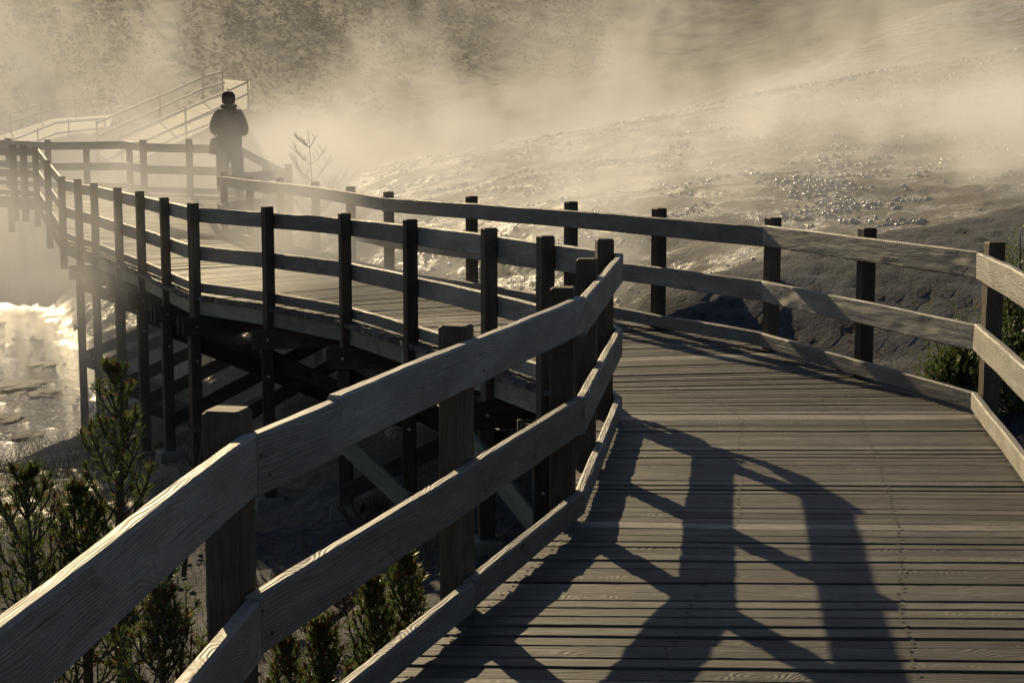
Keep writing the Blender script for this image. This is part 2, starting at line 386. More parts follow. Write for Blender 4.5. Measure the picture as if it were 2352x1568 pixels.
# shallow run-off water with ripples
wm = MB()
gx = np.linspace(-38, -5.0, 2); gy = (20.5, 50)
wm.add([(-40, 20.5, WZ), (-4.5, 20.5, WZ), (-4.5, 50, WZ), (-40, 50, WZ)], [[0, 1, 2, 3]])
m, n, b = newmat("shallow_hot_water"); pos = N(n, "ShaderNodeNewGeometry").outputs["Position"]
b.inputs["Base Color"].default_value = (.035, .032, .028, 1); b.inputs["Roughness"].default_value = .07; b.inputs["IOR"].default_value = 1.33
b.inputs["Specular IOR Level"].default_value = .6
w1 = noise_(n, scalev(n, pos, (1, .4, 1)), 13, 4, .65, .8); w2 = noise_(n, pos, 2.2, 3)
n.links.new(bump(n, w1, .052, 1.0, bump(n, w2, .04, 1.0)), b.inputs["Normal"])
wo = wm.build("water", m); tag(wo, kind="structure")

# ------------------------------------------------------------------ boardwalk geometry from the photo
# (x, y of the rail's top edge, y of the kickboard's lower edge, px per metre)
def vert(x, yt, yb, s):
    p = P(x, yt, s)
    return (Vector((p.x, p.y, 0)), p.z, z_at(yb, p.y))
L = [vert(590, 993, 1816, 1036), vert(1345, 685, 1182, 600), vert(1432, 583, 953, 432), vert(1385, 574, 908, 402),
     vert(1250, 557, 868, 373), vert(1120, 538, 824, 343), vert(939, 516, 768, 305), vert(789, 499, 723, 270), vert(612, 486.5, 691, 249),
     vert(445, 475, 668, 234), vert(375, 459.5, 637, 214), vert(319, 447, 612, 201), vert(268, 436.5, 592, 188), vert(214, 425, 569, 174),
     vert(177, 419.5, 558, 168), vert(148, 412, 546, 163), vert(88, 339, 451, 143), vert(0, 338, 446, 137), vert(-260, 335, 436, 126)]
# near end: run on towards and past the camera
p0 = L[0][0]; pm = P(0, 1456, 1693); dn = (Vector((pm.x, pm.y, 0)) - p0).normalized()
L = [(p0 + dn * 4.6, L[0][1], L[0][2] - .0)] + L
Rr = [vert(2600, 744, 1400, 800), vert(2243, 580, 938, 427), vert(1751, 519, 794, 333), vert(1298, 482, 711, 278), vert(877, 454, 634, 223),
      vert(720, 429, 592, 193), vert(617, 418, 571, 171), vert(497, 403, 543, 156)]
p0 = Rr[0][0]; dn = (p0 - Rr[1][0]).normalized(); Rr = [(p0 + Vector((-.1, -1, 0)) * 6, Rr[0][1], Rr[0][2])] + Rr
Fz = [vert(497, 403, 543, 156), vert(652, 387, 530, 152), vert(548, 333, 449, 139), vert(330, 328, 441, 137), vert(287, 325, 433, 127), vert(110, 327.5, 431, 124), vert(0, 322, 425, 120), vert(-260, 318, 416, 112)]
def lpos(poly, u):
    i = min(int(u), len(poly) - 2); f = u - i; a, b = poly[i], poly[i+1]
    return a[0].lerp(b[0], f), a[1] + (b[1] - a[1]) * f, a[2] + (b[2] - a[2]) * f
def find_x(poly, x, lo, hi):
    best = None
    for k in range(401):
        u = lo + (hi - lo) * k / 400; p, zt, zb = lpos(poly, u); q = proj(Vector((p.x, p.y, zt)))
        if best is None or abs(q[0] - x) < best[0]: best = (abs(q[0] - x), u)
    return best[1]
def normals(poly, side):
    out = []
    for i in range(len(poly)):
        ns = []
        for a, b in ((i-1, i), (i, i+1)):
            if a < 0 or b >= len(poly): continue
            d = (poly[b][0] - poly[a][0]).normalized(); ns.append(Vector((-d.y, d.x, 0)) * side)
        nn = sum(ns, Vector((0, 0, 0))).normalized()
        out.append(nn / max(.5, nn.dot(ns[0])))
    return out
def railing(name, label, poly, side, posts, joints, group=None, low=False, mats=('rail', 'post'), splits=()):
    """side: +1 = outside is to the left of the run; posts: (u, z_top, z_bottom, inside?)"""
    root = empty(name, (poly[len(poly)//2][0].x, poly[len(poly)//2][0].y, poly[len(poly)//2][2]), label, "railing", group)
    nr_ = normals(poly, side)
    js = sorted(set([0, len(poly)-1] + joints))
    st = 1.5 if low else .22
    for kind, frac, h in (("top_rail", 0.0, .142), ("middle_rail", .45, .142), ("kick_board", .885, .095))[:2 if low else 3]:
        jk = sorted(js + [u for kk, u in splits if kk == kind])
        for a, b in zip(jk[:-1], jk[1:]):
            pts, nn = [], []
            for k in [a] + list(range(int(a)+1, math.ceil(b))) + [b]:
                p, zt, zb = lpos(poly, k); H = zt - zb
                hh = h * H / .83 if kind != "kick_board" else H * (1 - .885)
                pts.append(Vector((p.x, p.y, zt - H * frac))); k0 = min(int(k), len(poly)-2); nn.append(nr_[k0].lerp(nr_[k0+1], k-k0) if k != int(k) else nr_[int(k)].copy())
            # butt joint gap
            for e, o in ((0, 1), (-1, -2)):
                d = (pts[o] - pts[e]); pts[e] = pts[e] + d.normalized() * .002
            mb = MB(); H = (lpos(poly, a)[1] - lpos(poly, a)[2])
            hh = (.142 if kind != "kick_board" else .095) * min(1.08, H / .83) * (.5 if low else 1)
            dzp = random.uniform(-.007, .007)
            for q in pts: q.z += dzp
            loft(mb, pts, nn, .038, hh, .007, 0 if low else .0022, st, None, random.uniform(0, .003), 0 if low else .006)
            if not low:
                for po in posts:
                    if a - .01 <= po[0] <= b + .01:
                        p, zt, zb = lpos(poly, po[0]); i = min(int(po[0]), len(poly)-2); d = (poly[i+1][0]-poly[i][0]).normalized(); nn_ = Vector((-d.y, d.x, 0)) * side
                        for sx, sz in ((-.02, .3), (.022, .72)):
                            c = p + d*(sx + random.uniform(-.008, .008)) - nn_*.0015; c.z = zt - (zt-zb)*frac - hh*(sz + random.uniform(-.05, .05)) + dzp
                            mb.add([c + d*math.cos(k*1.047)*.0055 + Vector((0, 0, math.sin(k*1.047)*.0055)) for k in range(6)], [[0, 1, 2, 3, 4, 5]], [[(0, 0)]*6], -1.4)
            mb.build(kind, M[mats[0]], root)
    for po in posts:
        u, zt, zb = po[:3]; ins = len(po) > 3 and po[3]; w = po[4] if len(po) > 4 else .090
        p, a, b = lpos(poly, u); i = min(int(u), len(poly)-2)
        d = (poly[i+1][0] - poly[i][0]).normalized()
        if abs(u - round(u)) < .08 and 0 < round(u) < len(poly)-1:
            k = int(round(u)); d = ((poly[k+1][0]-poly[k][0]).normalized() + (poly[k][0]-poly[k-1][0]).normalized()).normalized()
        nn = Vector((-d.y, d.x, 0)) * side
        off = -(w/2 + .002) if ins else (.038 + w/2 + .003)
        c = p + nn * (off if not ins else -(w/2 + .002))
        mb = MB(); beam(mb, Vector((c.x, c.y, zb)), Vector((c.x, c.y, zt)), w, w, d, .007, 0 if low else .002, None, 4)
        mb.build("post", M[mats[1]], root)
    return root
def post_at(poly, x, ytop, lo, hi, zbot, side, ins=False):
    best = None; off = -.056 if ins else .095
    for k in range(401):
        u = lo + (hi - lo) * k / 400; p, zt, zb = lpos(poly, u); i = min(int(u), len(poly)-2); d = (poly[i+1][0]-poly[i][0]).normalized()
        c = p + Vector((-d.y, d.x, 0)) * side * off; q = proj(Vector((c.x, c.y, zt)))
        if best is None or abs(q[0]-x) < best[0]: best = (abs(q[0]-x), u)
    u = best[1]; p, zt, zb = lpos(poly, u)
    i = min(int(u), len(poly)-2); d = (poly[i+1][0]-poly[i][0]).normalized(); c = p + Vector((-d.y, d.x, 0)) * side * .09
    z = z_at(ytop, c.y)
    zg = ground(c.x, c.y) - .2 if zbot is None else zb + zbot
    return (u, z, zg, ins)
lp = [(.55, L[0][1] + .1, -1.6, False), post_at(L, 520, 936, .5, 1.2, None, 1), post_at(L, 1042, 745, 1, 2, None, 1),
      post_at(L, 1296, 658, 1.5, 2.0, None, 1)]
lp.append((2.45, L[2][1] + .062, -1.3, False)); lp.append((3.15, L[3][1] + .075, -1.3, False))
for x, yt, lo, hi in ((1250, 541, 4, 6), (1120, 523, 5, 7), (939, 503, 6, 8), (789, 489, 7, 9), (612, 474, 8, 10), (441, 466, 9, 10.4), (375, 453, 10, 12), (319, 438.5, 11, 13),
                      (268, 430, 12, 14), (214, 420, 13, 15), (177, 411, 14, 16), (139, 405, 15.5, 16.3), (107, 367, 16.2, 17), (81, 336, 16.9, 17.3), (52, 331, 17, 18.2), (28, 331, 17.2, 19)):
    lp.append(post_at(L, x, yt, lo, hi, -.42, 1))
left_rail = railing("wooden_railing", "left railing, nearest to the camera, curving off into the steam at the left",
                    L, 1, lp, [1, 2, 3, 4, 7, 9, 12, 16, 17, 18], splits=[('top_rail', find_x(L, 784, 1, 2)), ('kick_board', find_x(L, 1090, 1, 2))])
rp = [(.6, Rr[0][1] + .07, -.7, False)]
for x, yt, lo, hi in ((2290, 556, 1.5, 2.2), (1995, 523, 2, 3), (1776, 499, 2.7, 3.3), (1516, 478, 3, 4), (1314, 462.5, 3.6, 4.3), (1085, 450, 4, 5), (895, 440, 4.6, 5.3), (807, 428, 5, 6), (726, 416.5, 5.7, 6.3),
                      (645, 408, 6, 7), (575, 404, 7, 8), (515, 393, 7.4, 8)):
    rp.append(post_at(Rr, x, yt, lo, hi, None, -1))
right_rail = railing("wooden_railing", "right railing of the boardwalk, with the bright sunlit knotty boards beside the dark gravel bank",
                     Rr, -1, rp, [1, 2, 3, 5, 7])
fp = [post_at(Fz, 657, 377, .6, 1, -.6, -1), post_at(Fz, 611, 372, 1.3, 1.9, -.5, -1)]
for x, yt, lo, hi, ins in ((434, 319, 2, 3, True), (330, 321, 2.6, 3.1, True), (295, 330, 3.5, 4.2, False), (198, 330, 4, 5, False), (110, 321, 4.5, 5.5, False), (20, 318, 5, 6, False)):
    fp.append(post_at(Fz, x, yt, lo, hi, -.15 if ins else -.9, -1, ins))
far_rail = railing("wooden_railing", "railing round the far corner landing behind the standing person", Fz, -1, fp, [1, 2, 3, 5])

# ------------------------------------------------------------------ deck
def on(poly, lo, hi, x, y):
    """parameter of the point of poly whose deck edge projects nearest to (x, y)"""
    best = None
    for k in range(801):
        u = lo + (hi - lo) * k / 800; p, zt, zb = lpos(poly, u); q = proj(Vector((p.x, p.y, zb)))
        e = (q[0]-x)**2 + (q[1]-y)**2
        if best is None or e < best[0]: best = (e, u)
    return best[1]
st = [(0.0, 0.0)]                       # (u on L, u on Rr)
# near stations found by intersecting the measured plank line with the right edge
def rline(x, y, z=0.0): return D(x, y, z)
uR2 = on(Rr, .2, 2.0, 2352, 1237)
# the plank line through (1345,1187) and (1878,1212)
a_, b_ = D(1345, 1187, 0), D(1878, 1212, 0)
best = None
for k in range(801):
    u = .0 + 2.0 * k / 800; p = lpos(Rr, u)[0]; dd = (b_ - a_); e = abs((p.x-a_.x)*dd.y - (p.y-a_.y)*dd.x)
    if best is None or e < best[0]: best = (e, u)
uR2 = best[1]
st = [(0.0, .0), (2.0, uR2), (3.0, on(Rr, 1, 3, 2240, 950)), (on(L, 4, 7, 1110, 822), on(Rr, 2, 3.5, 1760, 797)),
      (on(L, 6, 9, 815, 732), on(Rr, 3, 5, 1290, 708)), (on(L, 8, 11, 520, 680), on(Rr, 4, 6, 925, 648)), (16.0, 8.0)]
deckroot = empty("boardwalk", (1, 9, -.1), "long plank boardwalk on a timber trestle, winding away from the photographer to a far landing", "boardwalk")
dmb = MB()
def arclen(poly, u0, u1, n=40):
    s = 0; q = lpos(poly, u0)[0]
    for k in range(1, n+1):
        r = lpos(poly, u0 + (u1-u0)*k/n)[0]; s += (r-q).length; q = r
    return s
def at_arc(poly, u0, u1, f, cache={}):
    key = (id(poly), u0, u1)
    if key not in cache:
        n = 200; acc = [0]; q = lpos(poly, u0)[0]
        for k in range(1, n+1):
            r = lpos(poly, u0 + (u1-u0)*k/n)[0]; acc.append(acc[-1] + (r-q).length); q = r
        cache[key] = acc
    acc = cache[key]; t = f * acc[-1]
    k = int(np.searchsorted(acc, t)); k = max(1, min(k, len(acc)-1)); dd = acc[k]-acc[k-1]
    g = (k - 1 + ((t-acc[k-1])/dd if dd > 1e-9 else 0)) / (len(acc)-1)
    return lpos(poly, u0 + (u1-u0)*g)
def plank(mb, a0, b0, a1, b1, tone, th=.036, over=.13):
    """a*: left end (start, next), b*: right end"""
    d = (b0 - a0).normalized(); a0 = a0 - d*(over+random.uniform(-.012, .012)); b0 = b0 + d*(over+random.uniform(-.012, .012))
    d1 = (b1 - a1).normalized(); a1 = a1 - d1*(over); b1 = b1 + d1*(over)
    w = ((a1-a0).length + (b1-b0).length) / 2; gap = random.uniform(.004, .010) if random.random() < .8 else random.uniform(.010, .018)
    g = gap / max(w, .03)
    A0, B0, A1, B1 = a0.lerp(a1, g*.5), b0.lerp(b1, g*.5), a0.lerp(a1, 1-g*.5), b0.lerp(b1, 1-g*.5)
    dz = random.uniform(-.003, .003); tl = random.uniform(-.0035, .0035); n = 7; sd_ = random.uniform(0, 99); u0, v0 = random.uniform(0, 60), random.uniform(0, 60)
    vs, fs, uv = [], [], []; Ln = (B0-A0).length; ch = .005
    cs = [(0, -ch), (.045, 0), (.955, 0), (1, -ch), (1, -th), (0, -th)]; cum = [0, .01, .01+w*.9, .02+w*.9, .02+w*.9+th, .02+w*1.9+th, .03+w*1.9+2*th]
    for i in range(n+1):
        f = i/n; e0, e1 = A0.lerp(B0, f), A1.lerp(B1, f)
        wz = noise.noise(Vector((f*3, sd_, 1)))*.003
        for j, (t, zz) in enumerate(cs):
            q = e0.lerp(e1, t); q = Vector((q.x, q.y, q.z + zz + dz + wz + (tl if t > .5 else -tl)))
            vs.append(q)
    for i in range(n):
        for j in range(6):
            k = (j+1) % 6; fs.append([i*6+j, i*6+k, (i+1)*6+k, (i+1)*6+j][::-1])
            x0, x1 = u0+Ln*i/n, u0+Ln*(i+1)/n
            uv.append([(x0, v0+cum[j]), (x0, v0+cum[j+1]), (x1, v0+cum[j+1]), (x1, v0+cum[j])][::-1])
    fs.append([0, 1, 2, 3, 4, 5]); uv.append([(u0, v0 + c*.1) for c in range(6)])
    fs.append([n*6+j for j in range(5, -1, -1)]); uv.append([(u0, v0 + c*.1) for c in range(6)])
    mb.add(vs, fs, uv, tone)
    if a0.y < 15:
        for fr in (.06, .36, .66, .94):
            for t in (.25, .75):
                f = fr + random.uniform(-.006, .006); c = A0.lerp(B0, f).lerp(A1.lerp(B1, f), t + random.uniform(-.06, .06)); c.z += dz + .0042
                mb.add([c + Vector((math.cos(k*1.047)*.0072, math.sin(k*1.047)*.0072, .001)) for k in range(6)], [[0, 1, 2, 3, 4, 5]], [[(0, 0)]*6], -1.3)
PL = .098
def run(polyA, u0, u1, polyB, w0, w1, pale_end=0, pale_start=0, mb=dmb, pl=PL, over=.13):
    la, lb = arclen(polyA, u0, u1), arclen(polyB, w0, w1); n = max(1, int(round(max(la, lb)/pl)))
    for k in range(n):
        f0, f1 = k/n, (k+1)/n
        (a0, _, za), (a1, _, zb) = at_arc(polyA, u0, u1, f0), at_arc(polyA, u0, u1, f1)
        (b0, _, zc), (b1, _, zd) = at_arc(polyB, w0, w1, f0), at_arc(polyB, w0, w1, f1)
        v = lambda p, z: Vector((p.x, p.y, z - .028))
        tone = random.gauss(.42, .48)
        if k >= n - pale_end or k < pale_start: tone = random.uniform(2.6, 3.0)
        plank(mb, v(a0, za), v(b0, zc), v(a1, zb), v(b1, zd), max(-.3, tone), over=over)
for i in range(len(st)-1):
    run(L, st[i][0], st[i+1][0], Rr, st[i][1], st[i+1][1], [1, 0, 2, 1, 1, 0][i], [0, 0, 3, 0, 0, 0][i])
run(L, 16, 16.5, Fz, 0, 1); run(L, 16.5, 17, Fz, 1, 2); run(L, 17, 17.05, Fz, 2, 3); run(L, 17.05, 19, Fz, 3, 7)
dmb.build("deck", M['deck'], deckroot)

# rim joists, stringers, bents
def edge(poly, u0, u1, side, n, off):
    pts, nn = [], []
    for k in range(n+1):
        u = u0 + (u1-u0)*k/n; p, zt, zb = lpos(poly, u); i = min(int(u), len(poly)-2); d = (poly[i+1][0]-poly[i][0]).normalized()
        nv = Vector((-d.y, d.x, 0))*side; q = p + nv*off; pts.append(Vector((q.x, q.y, zb-.067))); nn.append(nv)
    return pts, nn
for (poly, a, b, sd_) in ((L, 0, 2, 1), (L, 2, 3, 1), (L, 4, 7, 1), (L, 7, 9, 1), (L, 9, 12, 1), (L, 12, 16, 1), (L, 16, 17, 1), (L, 17, 19, 1), (Rr, 0, 2, -1), (Rr, 2, 4, -1), (Rr, 4, 6, -1), (Rr, 6, 8, -1), (Fz, 0, 1, -1), (Fz, 1, 2, -1), (Fz, 2, 4, -1), (Fz, 4, 7, -1)):
    pts, nn = edge(poly, a, b, sd_, max(1, int((b-a))), .03)
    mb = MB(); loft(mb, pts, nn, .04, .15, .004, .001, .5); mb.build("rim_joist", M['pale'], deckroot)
def bolt(mb, p, d, r=.014):
    d = d.normalized(); s = d.cross(Vector((0, 0, 1))).normalized(); u = s.cross(d); vs = []
    for l, rr in ((0, r), (.008, r), (.012, r*.7)):
        for k in range(6):
            a = math.pi/3*k; vs.append(p + d*l + (s*math.cos(a)+u*math.sin(a))*rr)
    fs = [[i*6+k, i*6+(k+1) % 6, (i+1)*6+(k+1) % 6, (i+1)*6+k] for i in range(2) for k in range(6)] + [[12+k for k in range(6)]]
    mb.add(vs, fs)
def bent(uL, uR, polyR=Rr):
    a, _, za = lpos(L, uL); b, _, zb = lpos(polyR, uR); d = (b-a).normalized(); pr = Vector((-d.y, d.x, 0))
    a = a - d*.10; b = b + d*.10
    z0 = min(za, zb) - .22
    for s in (-1, 1):
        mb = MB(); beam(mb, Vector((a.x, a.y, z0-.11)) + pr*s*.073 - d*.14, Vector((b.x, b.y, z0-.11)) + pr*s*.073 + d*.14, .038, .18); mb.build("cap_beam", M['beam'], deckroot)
    gz = []
    for p in (a, b):
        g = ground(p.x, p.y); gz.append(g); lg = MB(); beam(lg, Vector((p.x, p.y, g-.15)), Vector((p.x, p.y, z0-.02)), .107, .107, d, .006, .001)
        lo = lg.build("leg", M['beam'], deckroot)
        if z0 - g > .7:
            ft = MB(); beam(ft, Vector((p.x, p.y, g-.2)), Vector((p.x, p.y, g+.09)), .26, .26, d, .01); ft.build("footing", M['concrete'], deckroot)
            bm_ = MB(); bolt(bm_, Vector((p.x, p.y, z0-.11)) - pr*.094, -pr); bolt(bm_, Vector((p.x, p.y, z0-.45)) - pr*.094, -pr); bm_.build("bolt", M['bolt'], lo)
    H0, H1 = z0 - gz[0], z0 - gz[1]
    if max(H0, H1) > .8:
        nb_ = 2 if max(H0, H1) > 1.9 else 1
        for k in range(nb_):
            t0, t1 = z0 - .28 - k*1.05, z0 - .28 - (k+1)*.98
            for s, (A1, B1) in ((1, (t0, t1)), (-1, (t1, t0))):
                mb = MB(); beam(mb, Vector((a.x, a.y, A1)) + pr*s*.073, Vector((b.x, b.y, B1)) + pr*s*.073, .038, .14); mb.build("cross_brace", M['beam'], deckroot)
uLs = [p[0] for p in lp[6:17]]
def matchR(uL):
    for i in range(len(st)-1):
        if st[i][0] <= uL <= st[i+1][0]:
            f = (uL-st[i][0])/max(1e-6, st[i+1][0]-st[i][0]); return Rr, st[i][1] + f*(st[i+1][1]-st[i][1])
    f = uL - 16
    return (Fz, f*2) if f <= 1 else (Fz, min(6.9, 3 + (uL-17)*2))
for u in uLs:
    pl_, ur = matchR(u); bent(u, ur, pl_)
for u in (.6, 1.15, 1.72, 2.3, 2.8): bent(u, matchR(u)[1])
# pale braces near the camera
def leg_xy(u): 
    pl_, ur = matchR(u); a = lpos(L, u)[0]; b = lpos(pl_, ur)[0]; d = (b-a).normalized(); return a - d*.10, -d
for (p, q) in ((P(795, 1022, 318), P(932, 1150, 322)), (P(1075, 1010, 360), P(1238, 1215, 372))):
    mb = MB(); beam(mb, p, q, .04, .135, Vector((0, 0, 1)), .005, .002, .75); mb.build("diagonal_brace", M['pale'], deckroot)

# ------------------------------------------------------------------ far boardwalks
def far_walk(label, left, right, zoff, npl, group="distant boardwalks in the steam"):
    root = empty("boardwalk", (left[0][0].x, left[0][0].y, left[0][2]), label, "boardwalk", group)
    mb = MB(); run(left, 0, len(left)-1, right, 0, len(right)-1, mb=mb, pl=npl, over=.05)
    mb.build("deck", M['beam'], root)
    for poly in (left, right):
        for u in np.arange(0, len(poly)-.99, .95):
            p, zt, zb = lpos(poly, float(u)); g = ground(p.x, p.y)
            m2 = MB(); beam(m2, Vector((p.x, p.y, min(g, zb)-.3)), Vector((p.x, p.y, zb-.05)), .12, .12); m2.build("leg", M['beam'], root)
    return root
def frail(label, poly, side, nposts):
    ps = [(float(u), lpos(poly, float(u))[1] + .06, lpos(poly, float(u))[2] - .25, False, .045) for u in np.linspace(.03, len(poly)-1.03, nposts)]
    return railing("wooden_railing", label, poly, side, ps, list(range(len(poly))), "railings of the distant boardwalks", True)
def fv(x, y, s): 
    p = P(x, y, s); return (Vector((p.x, p.y, 0)), p.z, p.z - .84)
A1 = [fv(222, 280, 80), fv(370, 218, 73), fv(470, 174, 69), fv(516, 162, 67)]
A2 = [fv(269, 314, 86), fv(420, 250, 79), fv(520, 207, 74), fv(566, 186, 71)]
far_walk("long ramp climbing to the upper right through the steam, left of the person's head", A1, A2, 0, .28)
frail("upper railing of the long steam-veiled ramp, its top edge a thin sunlit line", A1, 1, 4)
frail("lower railing of the long steam-veiled ramp, ending behind the person's head", A2, -1, 4)
B1 = [fv(452, 96, 33), fv(484, 116, 34), fv(520, 126, 34.5)]
frail("short brightly lit railing at the head of the far ramp, topmost in the picture", B1, -1, 3)
B2 = [fv(565, 107, 33), fv(600, 124, 33.5), fv(640, 137, 34)]
frail("second brightly lit railing at the head of the far ramp, just right of its landing", B2, -1, 3)
B3 = [fv(516, 163, 67), fv(521, 150, 66.5)]
up1 = [fv(516, 162, 67), fv(512, 130, 60)]; up2 = [fv(566, 186, 71), fv(572, 133, 62)]
ur = empty("boardwalk", (up1[0][0].x, up1[0][0].y, up1[0][2]), "plank landing at the top of the far ramp", "boardwalk", "distant boardwalks in the steam")
mb = MB(); run(up1, 0, 1, up2, 0, 1, mb=mb, pl=.3, over=.05); mb.build("deck", M['beam'], ur)
G1 = [fv(-60, 284, 52), fv(0, 267, 52), fv(119, 230, 50), fv(260, 222, 47)]
G2 = [fv(-70, 330, 66), fv(37, 316, 66), fv(125, 281, 62), fv(240, 270, 58)]
far_walk("distant boardwalk crossing at the far left edge behind the landing", G1, G2, 0, .35)
frail("far railing of the distant boardwalk at the left edge", G1, 1, 6)
frail("near railing of the distant boardwalk at the left edge, with two stub posts", G2, -1, 5)

# ------------------------------------------------------------------ person
def skin(name, pts, edges, rad, mat, parent, root=0, sub=2, base=None):
    me = bpy.data.meshes.new(name); me.from_pydata([tuple(p) for p in pts], edges, []); me.update()
    o = bpy.data.objects.new(name, me); COL.objects.link(o); o.parent = parent
    md = o.modifiers.new("skin", 'SKIN'); md.use_smooth_shade = True; md.branch_smoothing = .6
    for i, v in enumerate(me.skin_vertices[0].data):
        r = rad[i]; v.radius = r if isinstance(r, tuple) else (r, r); v.use_root = (i == root); v.use_loose = False
    s = o.modifiers.new("sub", 'SUBSURF'); s.levels = sub; s.render_levels = sub
    me.materials.append(mat); return o
pf = P(530, 458, 146); PZ = z_at(459, pf.y)
person = empty("person", (pf.x, pf.y, PZ), "person in dark jacket seen from behind, standing on the boardwalk in the steam", "person")
person.rotation_euler = (0, 0, R(8))
V = Vector
body = skin("body", [V((0, 0, .88)), V((0, 0, 1.05)), V((0, .01, 1.25)), V((0, 0, 1.38)), V((0, .01, 1.45)), V((0, .02, 1.52)), V((0, .025, 1.60)), V((0, .025, 1.665)),
                     V((-.17, 0, 1.36)), V((-.25, .02, 1.09)), V((-.13, .22, 1.10)), V((.17, 0, 1.36)), V((.25, .02, 1.08)), V((.13, .22, 1.10)),
                     V((-.10, 0, .82)), V((-.115, .02, .46)), V((-.12, -.01, .09)), V((-.125, .13, .035)), V((.10, 0, .82)), V((.11, .02, .46)), V((.115, -.01, .09)), V((.125, .13, .035))],
            [(0, 1), (1, 2), (2, 3), (3, 4), (4, 5), (5, 6), (6, 7), (3, 8), (8, 9), (9, 10), (3, 11), (11, 12), (12, 13), (0, 14), (14, 15), (15, 16), (16, 17), (0, 18), (18, 19), (19, 20), (20, 21)],
            [(.16, .11), (.15, .10), (.17, .11), (.13, .09), .055, .06, (.075, .09), (.06, .07), .055, .045, .032, .055, .045, .032, .085, .06, .042, .035, .085, .06, .042, .035], M['skin'], person)
jk = skin("jacket", [V((0, 0, .69)), V((0, 0, .90)), V((0, -.005, 1.10)), V((0, -.01, 1.25)), V((0, -.005, 1.36)), V((0, 0, 1.44)),
                     V((-.15, 0, 1.37)), V((-.215, -.01, 1.22)), V((-.235, .0, 1.06)), V((-.14, .19, 1.085)), V((.15, 0, 1.36)), V((.215, -.01, 1.20)), V((.235, .0, 1.04)), V((.14, .19, 1.075))],
          [(0, 1), (1, 2), (2, 3), (3, 4), (4, 5), (4, 6), (6, 7), (7, 8), (8, 9), (4, 10), (10, 11), (11, 12), (12, 13)],
          [(.20, .145), (.215, .15), (.21, .14), (.22, .14), (.17, .12), (.09, .09), .09, .092, .088, .055, .09, .092, .088, .055], M['jacket'], person)
hood = skin("hood", [V((-.10, -.05, 1.45)), V((0, -.095, 1.43)), V((.10, -.05, 1.45)), V((.09, .03, 1.46)), V((-.09, .03, 1.46))], [(0, 1), (1, 2), (2, 3), (0, 4)], [.038, .042, .038, .028, .028], M['jacket'], person, 1)
ha = skin("hair", [V((0, .01, 1.475)), V((0, .005, 1.52)), V((0, .015, 1.58)), V((0, .02, 1.645)), V((0, .02, 1.69))], [(0, 1), (1, 2), (2, 3), (3, 4)], [(.09, .08), (.112, .10), (.118, .112), (.108, .11), (.07, .075)], M['hair'], person)
for i, sg in enumerate((-1, 1)):
    tr_ = skin("trouser_leg", [V((sg*.09, 0, .82)), V((sg*.105, .0, .66)), V((sg*.12, .01, .44)), V((sg*.13, -.01, .22)), V((sg*.135, -.01, .10))], [(0, 1), (1, 2), (2, 3), (3, 4)],
               [(.12, .13), (.11, .12), (.095, .10), (.085, .09), (.078, .08)], M['trousers'], person)
    sh = skin("shoe", [V((sg*.125, -.06, .045)), V((sg*.13, .03, .05)), V((sg*.14, .14, .04))], [(0, 1), (1, 2)], [(.045, .045), (.05, .045), (.042, .035)], M['shoe'], person, 1)
    # hand and five fingers, held in front of the chest
    hx = sg*.13; hp = [V((hx, .22, 1.10)), V((hx - sg*.035, .27, 1.12))]; ed = [(0, 1)]; rd = [.026, .034]
    for k in range(4):
        b0_ = V((hx - sg*(.035 + .0), .285 + .0*k, 1.155 - .019*k)); ln = (.030, .034, .032, .026)[k]
        hp += [b0_, b0_ + V((-sg*.018, ln, .004)), b0_ + V((-sg*.045, ln*1.1, -.002))]; i0 = len(hp) - 3
        ed += [(1, i0), (i0, i0+1), (i0+1, i0+2)]; rd += [.0095, .0088, .008]
    hp += [V((hx - sg*.05, .255, 1.15)), V((hx - sg*.075, .27, 1.165))]; ed += [(1, len(hp)-2), (len(hp)-2, len(hp)-1)]; rd += [.011, .009]
    skin("hand", hp, ed, rd, M['skin'], person, 1)
# face
skin("nose", [V((0, .125, 1.575)), V((0, .148, 1.555))], [(0, 1)], [.011, .015], M['skin'], person, 0, 1)
mb = MB(); tube(mb, [V((-.02, .117, 1.525)) + person.location, V((.02, .117, 1.525)) + person.location], [.006, .006]); mb.build("mouth", M['hair'], person)
for sg in (-1, 1):
    mb = MB(); tube(mb, [V((sg*.03, .108, 1.595)) + person.location, V((sg*.03, .122, 1.595)) + person.location], [.011, .008], 8); mb.build("eye", M['bag'], person)
# things carried: shoulder bag at the left hip with its strap
bag = skin("shoulder_bag", [V((-.20, -.03, .96)), V((-.235, -.03, .82)), V((-.245, -.02, .71))], [(0, 1), (1, 2)], [(.055, .08), (.085, .10), (.075, .09)], M['bag'], person, 1)
mb = MB(); pw = person.location
tube(mb, [pw + v for v in (V((-.235, .03, .93)), V((-.20, .10, 1.15)), V((0, .13, 1.33)), V((.12, .03, 1.47)), V((.10, -.12, 1.36)), V((-.08, -.145, 1.15)), V((-.22, -.08, .92)))], [.014]*7, 6); mb.build("strap", M['bag'], person)

